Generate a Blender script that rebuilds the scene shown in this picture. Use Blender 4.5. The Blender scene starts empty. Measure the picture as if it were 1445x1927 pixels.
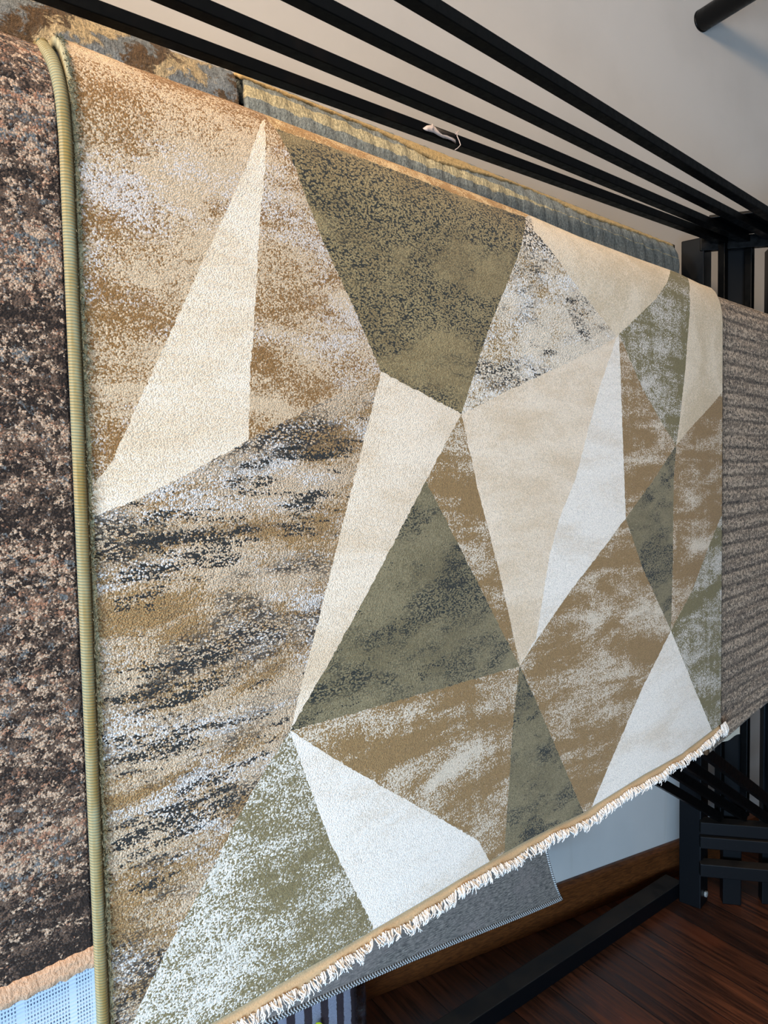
import bpy, bmesh, math, random
from mathutils import Vector, Matrix
from mathutils.geometry import delaunay_2d_cdt
random.seed(7)
PI = math.pi
SC = bpy.context.scene
COL = SC.collection

# ------------------------------------------------------------------ camera model
F, CX, CY, EYE = 1400.0, 722.5, 963.5, 1.4
PITCH, ROLL = math.radians(3.34), math.radians(1.12)
FWD = Vector((0, math.cos(PITCH), -math.sin(PITCH)))
R0 = Vector((1, 0, 0)); U0 = Vector((0, math.sin(PITCH), math.cos(PITCH)))
RT = math.cos(ROLL) * R0 - math.sin(ROLL) * U0
UP = math.sin(ROLL) * R0 + math.cos(ROLL) * U0
CAM = Vector((0, 0, EYE))
def ray(x, y): return FWD + RT * ((x - CX) / F) - UP * ((y - CY) / F)

class Line:
    """a vertical plane running at a heading; s along it, p across it (away from the room)"""
    def __init__(self, deg, perp):
        a = math.radians(deg); self.a = a
        self.u = Vector((math.sin(a), math.cos(a), 0)); self.n = Vector((-math.cos(a), math.sin(a), 0)); self.p = perp
    def P(self, s, z, off=0.0): return self.u * s + self.n * (self.p + off) + Vector((0, 0, z))
    def hit(self, x, y, off=0.0):
        d = ray(x, y); t = (self.p + off) / d.dot(self.n); q = CAM + d * t
        return q.dot(self.u), q.z

cam = bpy.data.cameras.new('camera'); cam.sensor_fit = 'VERTICAL'; cam.sensor_height = 36.0
cam.lens = 36.0 * F / 1927.0; cam.clip_start = 0.02
co = bpy.data.objects.new('camera', cam); COL.objects.link(co)
m3 = Matrix((RT, UP, -FWD)).transposed()
co.matrix_world = Matrix.Translation(CAM) @ m3.to_4x4()
SC.camera = co

def interp(pts, s):
    if s <= pts[0][0]: return pts[0][1]
    for (a, b), (c, d) in zip(pts, pts[1:]):
        if s <= c: return b + (d - b) * (s - a) / (c - a)
    return pts[-1][1]
class Drape:
    """cloth folded over a rail: w<=0 hangs in front, arc over the top, then hangs behind"""
    def __init__(self, line, inset, rx, ry, zc, sag=0.0, s0=0.0):
        self.L = line; self.i = inset; self.rx = rx; self.ry = ry; self.zc = zc; self.W = PI * .065; self.sag = sag; self.s0 = s0; self.zl = None
    def zcs(self, s): return self.zc + self.sag * (s - self.s0) + (interp(self.zl, s) if self.zl else 0)
    def oz(self, w, s=0):
        zc = self.zcs(s)
        if w <= 0: return self.i, zc + w
        if w >= self.W: return self.i + 2 * self.rx, zc - (w - self.W)
        th = PI * w / self.W; return self.i + self.rx * (1 - math.cos(th)), zc + self.ry * math.sin(th)
    def P(self, s, w, lift=0.0):
        o, z = self.oz(w, s)
        wav = .0035 * math.sin(s * 7.1 + .8) * math.sin(max(0, min(1, -w / .9)) * PI * .5) if w < 0 else 0
        return self.L.P(s, z, o + wav - (lift if w < self.W / 2 else -lift))
    def sw(self, x, y):
        """surface point under a picture ray"""
        o = self.i; w = 0
        for _ in range(12):
            s, z = self.L.hit(x, y, o); dz = z - self.zcs(s)
            if dz <= 0: return s, dz
            q = min(dz / self.ry, .97); th = math.asin(q); o = self.i + self.rx * (1 - math.cos(th)); w = th / PI * self.W
        return s, w
    def rows(self, wb, wr, step):
        ws = [wb, wb + .003]; w = wb + step * .5
        while w < -step * .5: ws.append(w); w += step
        k = 14
        ws += [self.W * i / k for i in range(k + 1)]
        w = self.W + step
        while w < wr: ws.append(w); w += step
        ws.append(wr); return ws
    def sheet(self, name, s0, s1, wb, wr, mats, parent, ds=.03, dw=.04, disp=None, thick=.007, backmat=None):
        """wb may be a function of s"""
        ns = max(2, int((s1 - s0) / ds)); ss = [s0 + (s1 - s0) * i / ns for i in range(ns + 1)]
        if s1 - s0 > .05: ss = [s0, s0 + .003] + [q for q in ss if s0 + .004 < q < s1 - .004] + [s1 - .003, s1]
        ns = len(ss) - 1; f = wb if callable(wb) else (lambda s: wb)
        base = self.rows(f((s0 + s1) / 2), wr, dw); wm = f((s0 + s1) / 2)
        V = []; UV = []; FC = []
        for i in range(ns + 1):
            s = ss[i]
            for w in base:
                ww = w if w >= 0 else w * (f(s) / wm)
                V.append(self.P(s, ww, disp(s, ww) if disp else 0)); UV.append((s, ww))
        m = len(base)
        for i in range(ns):
            for j in range(m - 1):
                a = i * m + j; FC.append((a, a + m, a + m + 1, a + 1))
        o = mesh(name, V, FC, mats, parent, UV)
        md = o.modifiers.new('thickness', 'SOLIDIFY'); md.thickness = thick; md.offset = -1
        if backmat is not None: md.material_offset = backmat
        return o

LM = Line(46.5, .64)
DM = Drape(LM, 0.0, .035, .08, 1.6927)
_top = [(145, 82), (291, 140.5), (436, 191.5), (494, 213), (566, 241), (700, 291), (845, 344.6), (1003, 406), (1116, 455), (1228, 497), (1296, 521), (1341, 543)]
_tz = [LM.hit(*q) for q in _top]
DM.zl = [(q[0], q[1] - 1.7556) for q in _tz]

# ------------------------------------------------------------------ node helpers
def lin(c):
    return tuple(((v / 255 / 12.92) if v / 255 <= .04045 else ((v / 255 + .055) / 1.055) ** 2.4) for v in c) + (1.0,)
class G:
    def __init__(self, name, rough=.9, spec=.2, coat=0):
        self.m = bpy.data.materials.new(name); self.m.use_nodes = True
        self.t = self.m.node_tree; self.b = self.t.nodes['Principled BSDF']
        self.b.inputs['Roughness'].default_value = rough
        self.b.inputs['Specular IOR Level'].default_value = spec
        self.l = self.t.links
    def n(self, typ): return self.t.nodes.new(typ)
    def put(self, sock, v):
        if hasattr(v, 'links') or isinstance(v, bpy.types.NodeSocket): self.l.new(v, sock)
        else: sock.default_value = v
    def uv(self): return self.n('ShaderNodeTexCoord').outputs['UV']
    def obj(self): return self.n('ShaderNodeTexCoord').outputs['Object']
    def scale(self, v, sx, sy, sz=1, loc=(0, 0, 0), rot=0):
        k = self.n('ShaderNodeMapping'); self.l.new(v, k.inputs['Vector'])
        k.inputs['Scale'].default_value = (sx, sy, sz); k.inputs['Location'].default_value = loc
        k.inputs['Rotation'].default_value = (0, 0, rot)
        return k.outputs['Vector']
    def noise(self, v, sc=1, det=4, rough=.6, dist=0.0):
        k = self.n('ShaderNodeTexNoise'); self.l.new(v, k.inputs['Vector'])
        k.inputs['Scale'].default_value = sc; k.inputs['Detail'].default_value = det
        k.inputs['Roughness'].default_value = rough; k.inputs['Distortion'].default_value = dist
        return k.outputs['Fac']
    def voro(self, v, sc=1, feat='F1', rnd=1.0):
        k = self.n('ShaderNodeTexVoronoi'); k.feature = feat; self.l.new(v, k.inputs['Vector'])
        k.inputs['Scale'].default_value = sc; k.inputs['Randomness'].default_value = rnd
        return k.outputs['Distance'], (k.outputs['Color'] if feat == 'F1' else None)
    def wave(self, v, sc, dist=0, direction='X', det=2, dsc=1):
        k = self.n('ShaderNodeTexWave'); k.bands_direction = direction; self.l.new(v, k.inputs['Vector'])
        k.inputs['Scale'].default_value = sc; k.inputs['Distortion'].default_value = dist
        k.inputs['Detail'].default_value = det; k.inputs['Detail Scale'].default_value = dsc
        return k.outputs['Fac']
    def sep(self, v):
        k = self.n('ShaderNodeSeparateXYZ'); self.l.new(v, k.inputs[0]); return k.outputs
    def comb(self, x, y, z=0.0):
        k = self.n('ShaderNodeCombineXYZ'); self.put(k.inputs[0], x); self.put(k.inputs[1], y); self.put(k.inputs[2], z); return k.outputs[0]
    def M(self, op, a, b=0.0, c=None, clamp=False):
        k = self.n('ShaderNodeMath'); k.operation = op; k.use_clamp = clamp
        self.put(k.inputs[0], a); self.put(k.inputs[1], b)
        if c is not None: self.put(k.inputs[2], c)
        return k.outputs[0]
    def step(self, v, lo, hi, a=0.0, b=1.0):
        k = self.n('ShaderNodeMapRange'); k.interpolation_type = 'SMOOTHSTEP'
        self.put(k.inputs['Value'], v); k.inputs['From Min'].default_value = lo; k.inputs['From Max'].default_value = hi
        k.inputs['To Min'].default_value = a; k.inputs['To Max'].default_value = b
        return k.outputs['Result']
    def mix(self, f, a, b, mode='MIX'):
        k = self.n('ShaderNodeMix'); k.data_type = 'RGBA'; k.blend_type = mode
        self.put(k.inputs['Factor'], f)
        for s, v in ((k.inputs['A'], a), (k.inputs['B'], b)):
            pass
        A = [i for i in k.inputs if i.name == 'A' and i.type == 'RGBA'][0]; B = [i for i in k.inputs if i.name == 'B' and i.type == 'RGBA'][0]
        self.put(A, a if not isinstance(a, tuple) or len(a) == 4 else lin(a)); self.put(B, b if not isinstance(b, tuple) or len(b) == 4 else lin(b))
        return [o for o in k.outputs if o.type == 'RGBA'][0]
    def val(self, f, c):
        """multiply a colour by a scalar"""
        g = self.comb(f, f, f)
        return self.mix(1.0, c, g, 'MULTIPLY')
    def color(self, c): self.put(self.b.inputs['Base Color'], c if not isinstance(c, tuple) or len(c) == 4 else lin(c))
    def bump(self, h, strength=.6, dist=.002):
        k = self.n('ShaderNodeBump'); k.inputs['Strength'].default_value = strength; k.inputs['Distance'].default_value = dist
        self.l.new(h, k.inputs['Height']); self.l.new(k.outputs['Normal'], self.b.inputs['Normal'])
    def sheen(self, w=.25):
        self.b.inputs['Sheen Weight'].default_value = w; self.b.inputs['Sheen Roughness'].default_value = .6

def pile_mat(name, cols, thr=(.5,), streak=(5, 12), soft=.05, grain=.14, knot=640, specks=None, gaps=None, contrast=.35, seed=0.0, bump=.5, fine=.12, vert=0.0, focus=()):
    """woven pile. cols: base colour then one colour per threshold, each blotched over the one before."""
    g = G(name, .95, .12); g.sheen(.08)
    uv = g.uv()
    wob = g.noise(g.scale(uv, 1, 1, 1, (seed, 0, 0)), 60, 2)
    kd, kc = g.voro(g.scale(uv, 1.0, 1.15), knot)
    kr = g.sep(kc)
    rnd, rnd2, rnd3 = kr[0], kr[1], kr[2]
    fine_n = g.noise(g.scale(uv, 70, 190, 1, (seed * 2, 3, 0)), 1, 3, .7)
    c = lin(cols[0])
    big = None
    for i, col in enumerate(cols[1:]):
        big = g.noise(g.scale(uv, streak[0], streak[1], 1, (seed + 7.3 * i, seed * 1.7 - 3.1 * i, 0)), 1, 7, .66, .4)
        v = g.M('ADD', big, g.M('MULTIPLY', g.M('SUBTRACT', rnd if i % 2 == 0 else rnd2, .5), grain))
        v = g.M('ADD', v, g.M('MULTIPLY', g.M('SUBTRACT', fine_n, .5), fine))
        if vert:
            vs = g.noise(g.scale(uv, 60, 7, 1, (seed + 2 * i, 5, 0)), 1, 3, .6)
            v = g.M('ADD', v, g.M('MULTIPLY', g.M('SUBTRACT', vs, .5), vert))
        mask = g.step(v, thr[i] - soft, thr[i] + soft)
        c = g.mix(mask, c, col)
    h = g.M('SUBTRACT', 1.0, kd)
    if gaps:      # charcoal ground showing between tufts, in patches
        gcol, gthr, gw = gaps
        patch = g.noise(g.scale(uv, 6, 14, 1, (seed + 31, 9, 0)), 1, 4, .6, .3)
        pm = g.step(patch, gthr - .06, gthr + .10)
        k2, kc2 = g.voro(g.scale(uv, .8, 1.5, 1, (1.1, .4, 0)), knot * .62)
        gm = g.M('MULTIPLY', g.step(k2, gw, gw + .14), pm)
        c = g.mix(gm, c, gcol)
        h = g.M('SUBTRACT', h, g.M('MULTIPLY', gm, .9))
    if specks:    # ragged horizontal runs of bare charcoal
        scol, sthr, sc1, rthr = specks
        r = g.noise(g.scale(uv, 2.6, 4.2, 1, (seed + 13, 17, 0)), 1, 2, .5)
        s = g.noise(g.scale(uv, sc1[0], sc1[1], 1, (seed + 5, 11, 0)), 1, 4, .62, .3)
        s = g.M('ADD', s, g.M('MULTIPLY', g.M('SUBTRACT', rnd3, .5), .22))
        s = g.M('ADD', s, g.M('MULTIPLY', g.M('SUBTRACT', r, rthr), .55))
        q = g.sep(uv)
        for (fx, fy, fs, fw, wt) in focus:      # where the worn patches of this weave sit
            ps, pw = DM.sw(fx, fy)
            d2 = g.M('ADD', g.M('POWER', g.M('DIVIDE', g.M('SUBTRACT', q[0], ps), fs), 2.0), g.M('POWER', g.M('DIVIDE', g.M('SUBTRACT', q[1], pw), fw), 2.0))
            s = g.M('ADD', s, g.M('MULTIPLY', g.step(d2, 0.0, 2.0, 1, 0), wt))
        sm = g.step(s, sthr, sthr + .025)
        c = g.mix(sm, c, scol)
        h = g.M('SUBTRACT', h, g.M('MULTIPLY', sm, .7))
    shade = g.M('ADD', 1.0 - contrast * .6, g.M('MULTIPLY', rnd2, contrast))
    shade = g.M('MULTIPLY', shade, g.step(kd, .25, .95, 1.06, .80))
    c = g.val(shade, c)
    g.color(c); g.bump(h, bump, .0011)
    return g.m

TAN_D, TAN_L, CREAM, LILAC = (146, 112, 68), (203, 178, 146), (224, 206, 180), (205, 196, 188)
M_tan = pile_mat('tan_mottled_pile', [(142, 102, 57), (210, 180, 144), (208, 192, 178)], (.49, .61), (4, 11), .05, .20)
M_tanband = pile_mat('gold_band_pile', [(168, 126, 74), (216, 182, 132)], (.52,), (30, 30), .06, .2, seed=4)
M_tan2 = pile_mat('tan_washed_pile', [(152, 119, 75), (222, 202, 176)], (.572,), (5, 20), .04, .22, seed=9, vert=.15)
M_cream = pile_mat('cream_pile', [(246, 223, 195), (226, 198, 164)], (.54,), (4, 14), .14, .16, contrast=.22, seed=2)
M_white = pile_mat('cool_white_pile', [(250, 236, 219), (232, 212, 188)], (.57,), (4, 16), .14, .16, contrast=.2, seed=6)
M_warmc = pile_mat('beige_cream_pile', [(236, 214, 184), (212, 187, 152)], (.50,), (7, 7), .12, .2, contrast=.24, seed=12)
M_olive = pile_mat('olive_pile', [(134, 112, 74), (158, 136, 94)], (.50,), (8, 16), .1, .3, gaps=((46, 45, 38), .43, .53), specks=((42, 42, 36), .72, (14, 60), .5), contrast=.34, seed=3)
M_olive2 = pile_mat('olive_dense_pile', [(120, 106, 75), (142, 127, 94)], (.50,), (8, 16), .1, .3, gaps=((46, 47, 40), .50, .50), specks=((44, 44, 38), .68, (14, 50), .48), contrast=.32, seed=14, focus=[(870, 1060, .06, .03, .10), (1010, 1560, .03, .02, .12)])
M_green = pile_mat('olive_washed_pile', [(126, 112, 72), (216, 204, 188)], (.555,), (6, 18), .03, .24, seed=8, vert=.24)
M_green2 = pile_mat('olive_frosted_pile', [(130, 114, 77), (232, 220, 202)], (.53,), (5, 13), .06, .26, seed=21, knot=600)
M_dist = pile_mat('distressed_tan_pile', [(158, 122, 78), (202, 174, 142), (210, 198, 186)], (.47, .59), (6, 18), .05, .16, knot=540,
                  gaps=((56, 51, 46), .53, .47), specks=((48, 46, 42), .735, (15, 85), .48), seed=16, contrast=.42, bump=.9,
                  focus=[(345, 1030, .075, .035, .22), (570, 965, .04, .025, .19), (590, 852, .06, .007, .20), (260, 1130, .035, .03, .17), (300, 1275, .08, .03, .14), (390, 1495, .04, .022, .18), (270, 1400, .08, .02, .13), (300, 1590, .04, .04, .15), (480, 838, .015, .006, .16), (500, 1000, .04, .010, .16), (480, 915, .03, .02, .13)])
M_dist2 = pile_mat('distressed_cream_pile', [(160, 126, 76), (230, 210, 184), (232, 223, 213)], (.41, .57), (5, 13), .05, .20, knot=500,
                   gaps=((60, 56, 50), .52, .52), specks=((46, 44, 38), .73, (12, 46), .50), seed=26, contrast=.4, bump=.8,
                   focus=[(1020, 470, .09, .03, .10), (1080, 580, .05, .02, .08)])
def plain(name, col, rough=.9, nz=None, var=.2, bump=.3, dist=.001, spec=.2, uv=False):
    g = G(name, rough, spec)
    if nz:
        v = g.uv() if uv else g.obj()
        n = g.noise(v, nz, 5, .6)
        g.color(g.val(g.step(n, .25, .75, 1 - var, 1 + var), lin(col))); g.bump(n, bump, dist)
    else: g.color(col)
    return g.m
M_edge = plain('grey_green_edge_fuzz', (160, 148, 114), .95, 500, .35, .8, .002, uv=True)
M_back = plain('peach_backing', (212, 166, 112), .9, 700, .12, .3)
M_hem = plain('peach_hem_tape', (206, 168, 124), .85, 500, .14, .4)
M_fringe = plain('white_fringe_yarn', (230, 220, 208), .85, 300, .06, .1)

# ------------------------------------------------------------------ mesh helpers
def link(name, me, mats, parent=None, smooth=True):
    o = bpy.data.objects.new(name, me); COL.objects.link(o)
    for m in (mats if isinstance(mats, (list, tuple)) else [mats]): me.materials.append(m)
    if smooth:
        for p in me.polygons: p.use_smooth = True
    if parent: o.parent = parent
    return o
def empty(name, label, cat, loc, group=None):
    o = bpy.data.objects.new(name, None); COL.objects.link(o); o.location = loc; o.empty_display_size = .05
    tag(o, label, cat, group); return o
def tag(o, label=None, cat=None, group=None, kind=None):
    if label: o['label'] = label
    if cat: o['category'] = cat
    if group: o['group'] = group
    if kind: o['kind'] = kind
    return o
def adopt(child, parent):
    child.parent = parent; child.matrix_parent_inverse = Matrix.Translation(-Vector(parent.location)); return child
def mesh(name, verts, faces, mats, parent=None, uvs=None, smooth=True, midx=None):
    me = bpy.data.meshes.new(name); me.from_pydata([tuple(v) for v in verts], [], faces)
    if uvs:
        ul = me.uv_layers.new(name='UVMap')
        for L in me.loops: ul.data[L.index].uv = uvs[L.vertex_index]
    o = link(name, me, mats, None, smooth)
    if midx:
        for p, i in zip(me.polygons, midx): p.material_index = i
    if parent: adopt(o, parent)
    return o
class MB:
    def __init__(self): self.v = []; self.f = []; self.uv = []
    def box(self, c, ax, ay, az, hx, hy, hz):
        b = len(self.v)
        for i in (-1, 1):
            for j in (-1, 1):
                for k in (-1, 1):
                    self.v.append(c + ax * (hx * i) + ay * (hy * j) + az * (hz * k)); self.uv.append((0, 0))
        self.f += [tuple(b + q for q in f) for f in ((0, 1, 3, 2), (4, 6, 7, 5), (0, 4, 5, 1), (2, 3, 7, 6), (0, 2, 6, 4), (1, 5, 7, 3))]
    def bar(self, a, b, w, h, upv=Vector((0, 0, 1))):
        d = (b - a); L = d.length; d.normalize(); side = d.cross(upv).normalized(); up = side.cross(d)
        self.box((a + b) / 2, d, side, up, L / 2, w / 2, h / 2)
    def tube(self, pts, r, seg=10, cap=True, rfun=None):
        b = len(self.v); n = len(pts); L = 0; prev = None
        for i, p in enumerate(pts):
            t = (pts[min(i + 1, n - 1)] - pts[max(i - 1, 0)]).normalized()
            if prev is None:
                a = Vector((0, 0, 1)) if abs(t.z) < .9 else Vector((1, 0, 0)); x = t.cross(a).normalized()
            else: x = (prev - t * prev.dot(t)).normalized()
            prev = x; y = t.cross(x)
            if i: L += (p - pts[i - 1]).length
            rr = r if rfun is None else rfun(i / (n - 1)) * r
            for k in range(seg):
                an = 2 * PI * k / seg; self.v.append(p + x * (rr * math.cos(an)) + y * (rr * math.sin(an))); self.uv.append((L, k / seg))
        for i in range(n - 1):
            for k in range(seg):
                k2 = (k + 1) % seg; self.f.append((b + i * seg + k, b + i * seg + k2, b + (i + 1) * seg + k2, b + (i + 1) * seg + k))
        if cap:
            self.f.append(tuple(b + k for k in range(seg))[::-1]); self.f.append(tuple(b + (n - 1) * seg + k for k in range(seg)))
    def build(self, name, mat, parent=None, smooth=False, bevel=0):
        o = mesh(name, self.v, self.f, mat, parent, self.uv, smooth)
        bm = bmesh.new(); bm.from_mesh(o.data); bmesh.ops.recalc_face_normals(bm, faces=bm.faces); bm.to_mesh(o.data); bm.free()
        if bevel:
            md = o.modifiers.new('bevel', 'BEVEL'); md.width = bevel; md.segments = 2; md.limit_method = 'ANGLE'
        return o
def pip(x, y, poly):
    c = False; j = len(poly) - 1
    for i in range(len(poly)):
        xi, yi = poly[i]; xj, yj = poly[j]
        if (yi > y) != (yj > y) and x < (xj - xi) * (y - yi) / (yj - yi) + xi: c = not c
        j = i
    return c

# ------------------------------------------------------------------ the patterned rug
S0 = .2555; S1 = LM.hit(1358.5, 900)[0]
bot_px = [(424, 1910), (582, 1816), (703, 1745), (839, 1668), (937, 1613), (1105, 1529), (1123, 1515), (1145, 1501), (1213, 1456), (1282, 1416), (1337, 1374)]
bot = [DM.sw(*q) for q in bot_px]
bot = [(S0, bot[0][1] + .004)] + bot + [(S1, bot[-1][1] + .002)]
WREAR = DM.W + .86
R_ = [   # (material slot, outline in the photograph)
 (1, [(499, 222), (497, 240), (490, 400), (478, 600), (470, 700), (466, 828), (363, 886), (241, 947), (100, 1003), (207, 875), (287, 700), (404, 442), (460, 323), (493, 228)]),
 (0, [(90, 60), (499, 222), (493, 228), (460, 323), (404, 442), (287, 700), (207, 875), (100, 1003)]),
 (0, [(499, 222), (575, 370), (606, 453), (658, 563), (716, 700), (466, 828), (470, 700), (478, 600), (490, 400), (497, 240)]),
 (7, [(100, 1003), (241, 947), (363, 886), (466, 828), (716, 700), (630, 1035), (543, 1374), (461, 1510), (399, 1634), (321, 1774), (249, 1925), (225, 2080), (60, 2080)]),
 (2, [(505, 237), (644, 284), (754, 325), (870, 370), (989, 409), (970, 494), (923, 611), (900, 679), (868, 779), (716, 700), (658, 563), (606, 453), (575, 370)]),
 (3, [(499, 215), (1000, 398), (989, 409), (870, 370), (754, 325), (644, 284), (505, 237)]),
 (8, [(989, 409), (996, 405), (1004, 434), (1081, 532), (1162, 634), (1050, 692), (868, 779), (900, 679), (923, 611), (970, 494)]),
 (9, [(996, 405), (1000, 380), (1262, 505), (1255, 532), (1165, 629), (1162, 634), (1081, 532), (1004, 434)]),
 (5, [(1165, 629), (1255, 532), (1262, 505), (1292, 515), (1297, 550), (1298, 581), (1288, 702), (1277, 796), (1271, 838), (1247, 800), (1209, 732)]),
 (9, [(1292, 515), (1390, 540), (1390, 700), (1271, 838), (1277, 796), (1288, 702), (1298, 581), (1297, 550)]),
 (6, [(1165, 629), (1209, 732), (1247, 800), (1271, 838), (1228, 904), (1178, 975), (1175, 900), (1170, 758)]),
 (1, [(868, 779), (1050, 692), (1160, 635), (1126, 739), (1085, 900), (1055, 975), (1036, 1047), (1012, 1200), (981, 1252), (938, 1066), (900, 923)]),
 (4, [(1160, 635), (1165, 629), (1170, 758), (1175, 900), (1178, 975), (1077, 1111), (981, 1252), (1012, 1200), (1036, 1047), (1055, 975), (1085, 900), (1126, 739)]),
 (1, [(716, 700), (868, 779), (800, 905), (700, 1095), (620, 1240), (543, 1374), (630, 1035)]),
 (6, [(868, 779), (900, 923), (938, 1066), (980, 1254), (890, 1080), (800, 905)]),
 (10, [(800, 905), (890, 1080), (980, 1254), (900, 1276), (720, 1325), (543, 1374), (620, 1240), (700, 1095)]),
 (6, [(1271, 838), (1390, 700), (1390, 920), (1354, 975), (1330, 1032), (1300, 1111), (1260, 1186), (1264, 1051), (1266, 900)]),
 (10, [(1271, 838), (1266, 900), (1264, 1051), (1260, 1186), (1209, 1070), (1178, 975), (1228, 904)]),
 (5, [(1260, 1186), (1300, 1111), (1330, 1032), (1354, 975), (1390, 920), (1390, 1480), (1337, 1373), (1296, 1277)]),
 (4, [(1260, 1186), (1296, 1277), (1337, 1373), (1360, 1430), (1100, 1560), (1126, 1495), (1164, 1402), (1209, 1292)]),
 (6, [(1178, 975), (1209, 1070), (1260, 1186), (1209, 1292), (1164, 1402), (1126, 1495), (1113, 1560), (1087, 1496), (1021, 1341), (980, 1254), (1077, 1111)]),
 (10, [(980, 1254), (1021, 1341), (1087, 1496), (1125, 1590), (945, 1660), (951, 1600), (958, 1500), (968, 1352)]),
 (6, [(543, 1374), (720, 1325), (900, 1276), (980, 1254), (968, 1352), (958, 1500), (951, 1600), (945, 1660), (900, 1582), (669, 1452)]),
 (4, [(543, 1374), (669, 1452), (900, 1582), (945, 1660), (700, 1790), (698, 1740), (617, 1582), (560, 1421)]),
 (11, [(543, 1374), (560, 1421), (617, 1582), (698, 1740), (710, 1800), (400, 2000), (225, 2080), (249, 1925), (321, 1774), (399, 1634), (461, 1510)]),
]
rug = empty('patterned_rug', 'large rug of tan, cream and olive triangles with white fringe draped over a rail', 'rug', LM.P(.9, .80))
pv = []; pe = []; key = {}
def addv(s, w):
    k = (round(s, 5), round(w, 5))
    if k not in key: key[k] = len(pv); pv.append(Vector((s, w)))
    return key[k]
def add_path(pts, jit, seg):
    prev = None
    for (a, b) in zip(pts, pts[1:]):
        va, vb = Vector(a), Vector(b); L = (vb - va).length; n = max(1, int(L / seg)); nn = Vector((-(vb - va).y, (vb - va).x))
        if L > 0: nn /= L
        rr = random.Random(hash((round(min(va.x, vb.x), 4), round(max(va.x, vb.x), 4), round(va.y + vb.y, 4))))
        for i in range(n + 1):
            t = i / n; j = 0 if i in (0, n) else rr.uniform(-jit, jit)
            p = va.lerp(vb, t) + nn * j; k = addv(p.x, p.y)
            if prev is not None and prev != k: pe.append((prev, k))
            prev = k
regions = []; done = set()
for mi, px in R_:
    poly = [DM.sw(*q) for q in px]; regions.append((mi, poly))
    for a, b in zip(poly, poly[1:] + poly[:1]):
        k = tuple(sorted(((round(a[0], 4), round(a[1], 4)), (round(b[0], 4), round(b[1], 4)))))
        if k in done: continue
        done.add(k); add_path(list(k), .0011, .004)
outline = [(s, w) for s, w in bot] + [(S1, 0), (S1, WREAR), (S0, WREAR), (S0, 0), bot[0]]
add_path(outline, 0, .02)
add_path([(S0 + .005, bot[0][1] - .05), (S0 + .005, WREAR)], .0012, .005)
add_path([(q, r + .001) for q, r in bot], 0, .02); add_path([(S1 - .003, bot[-1][1]), (S1 - .003, WREAR)], 0, .02)
for w in DM.rows(-.90, WREAR, .03):
    for i in range(60):
        s = S0 + (S1 - S0) * (i + .5) / 60
        addv(s + random.uniform(-.002, .002), w + random.uniform(-.0004, .0004))
res = delaunay_2d_cdt(pv, pe, [], 0, 1e-6)
cv, cf = res[0], res[2]
V = [DM.P(v.x, v.y) for v in cv]; FC = []; MI = []
oc = outline[:-1]
for f in cf:
    c = sum((cv[i] for i in f), Vector((0, 0))) / len(f)
    if not pip(c.x, c.y, oc): continue
    mi = 0
    if c.y < DM.W * .52:
        for q, poly in regions:
            if pip(c.x, c.y, poly): mi = q; break
    if c.x < S0 + .005 and c.y < DM.W: mi = 12
    (a, b, d) = [cv[i] for i in f[:3]]
    ar = (b.x - a.x) * (d.y - a.y) - (b.y - a.y) * (d.x - a.x)
    FC.append(tuple(f) if ar > 0 else tuple(f)[::-1]); MI.append(mi)
pile = mesh('pile', V, FC, [M_tan, M_cream, M_olive, M_tanband, M_white, M_green, M_tan2, M_dist, M_dist2, M_warmc, M_olive2, M_green2, M_edge, M_back], rug, [(v.x, v.y) for v in cv], True, MI)
md = pile.modifiers.new('thickness', 'SOLIDIFY'); md.thickness = .008; md.offset = -1; md.material_offset = 0
# corded binding down the left side
g = G('olive_gold_cord', .8, .25)
u = g.sep(g.uv())
tw = g.M('SINE', g.M('ADD', g.M('MULTIPLY', u[0], 2 * PI / .0026), g.M('MULTIPLY', u[1], 2 * PI)))
lg = g.noise(g.scale(g.uv(), 14, 2), 1, 3)
cc = g.mix(g.step(g.M('SINE', g.M('MULTIPLY', u[1], 6 * PI)), -.4, .8), (134, 111, 62), (160, 138, 94))
cc = g.mix(g.step(lg, .35, .7), cc, (146, 138, 104))
g.color(g.val(g.step(tw, -1, .4, .68, 1.06), cc)); g.bump(tw, .5, .0009)
b = MB(); pts = []
w = bot[0][1] - .01
while w < DM.W + .3:
    kk = max(0, min(1, (w - .01) / .06)); pts.append(DM.P(S0 - .0045 - .004 * max(0, min(1, (w + .02) / .09)), w, -.001 - .005 * kk) - Vector((0, 0, .010 * kk))); w += .008
b.tube(pts, .0056, 14); tag(b.build('binding', g.m, rug, True), 'olive gold corded edge binding')
# loose edge fuzz between cord and pile
b = MB()
for k in range(1500):
    w = random.uniform(bot[0][1], .09); s = S0 + random.uniform(.000, .006); a = DM.P(s, w, .0005)
    d = LM.u * random.uniform(-.004, .004) + Vector((0, 0, random.uniform(-.004, .003))) - LM.n * random.uniform(.002, .005)
    b.tube([a, a + d * .6, a + d + Vector((0, 0, -.0008))], .00032, 3, False)
tag(b.build('edge_fuzz', M_edge, rug), None, None, None, 'stuff')
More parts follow.
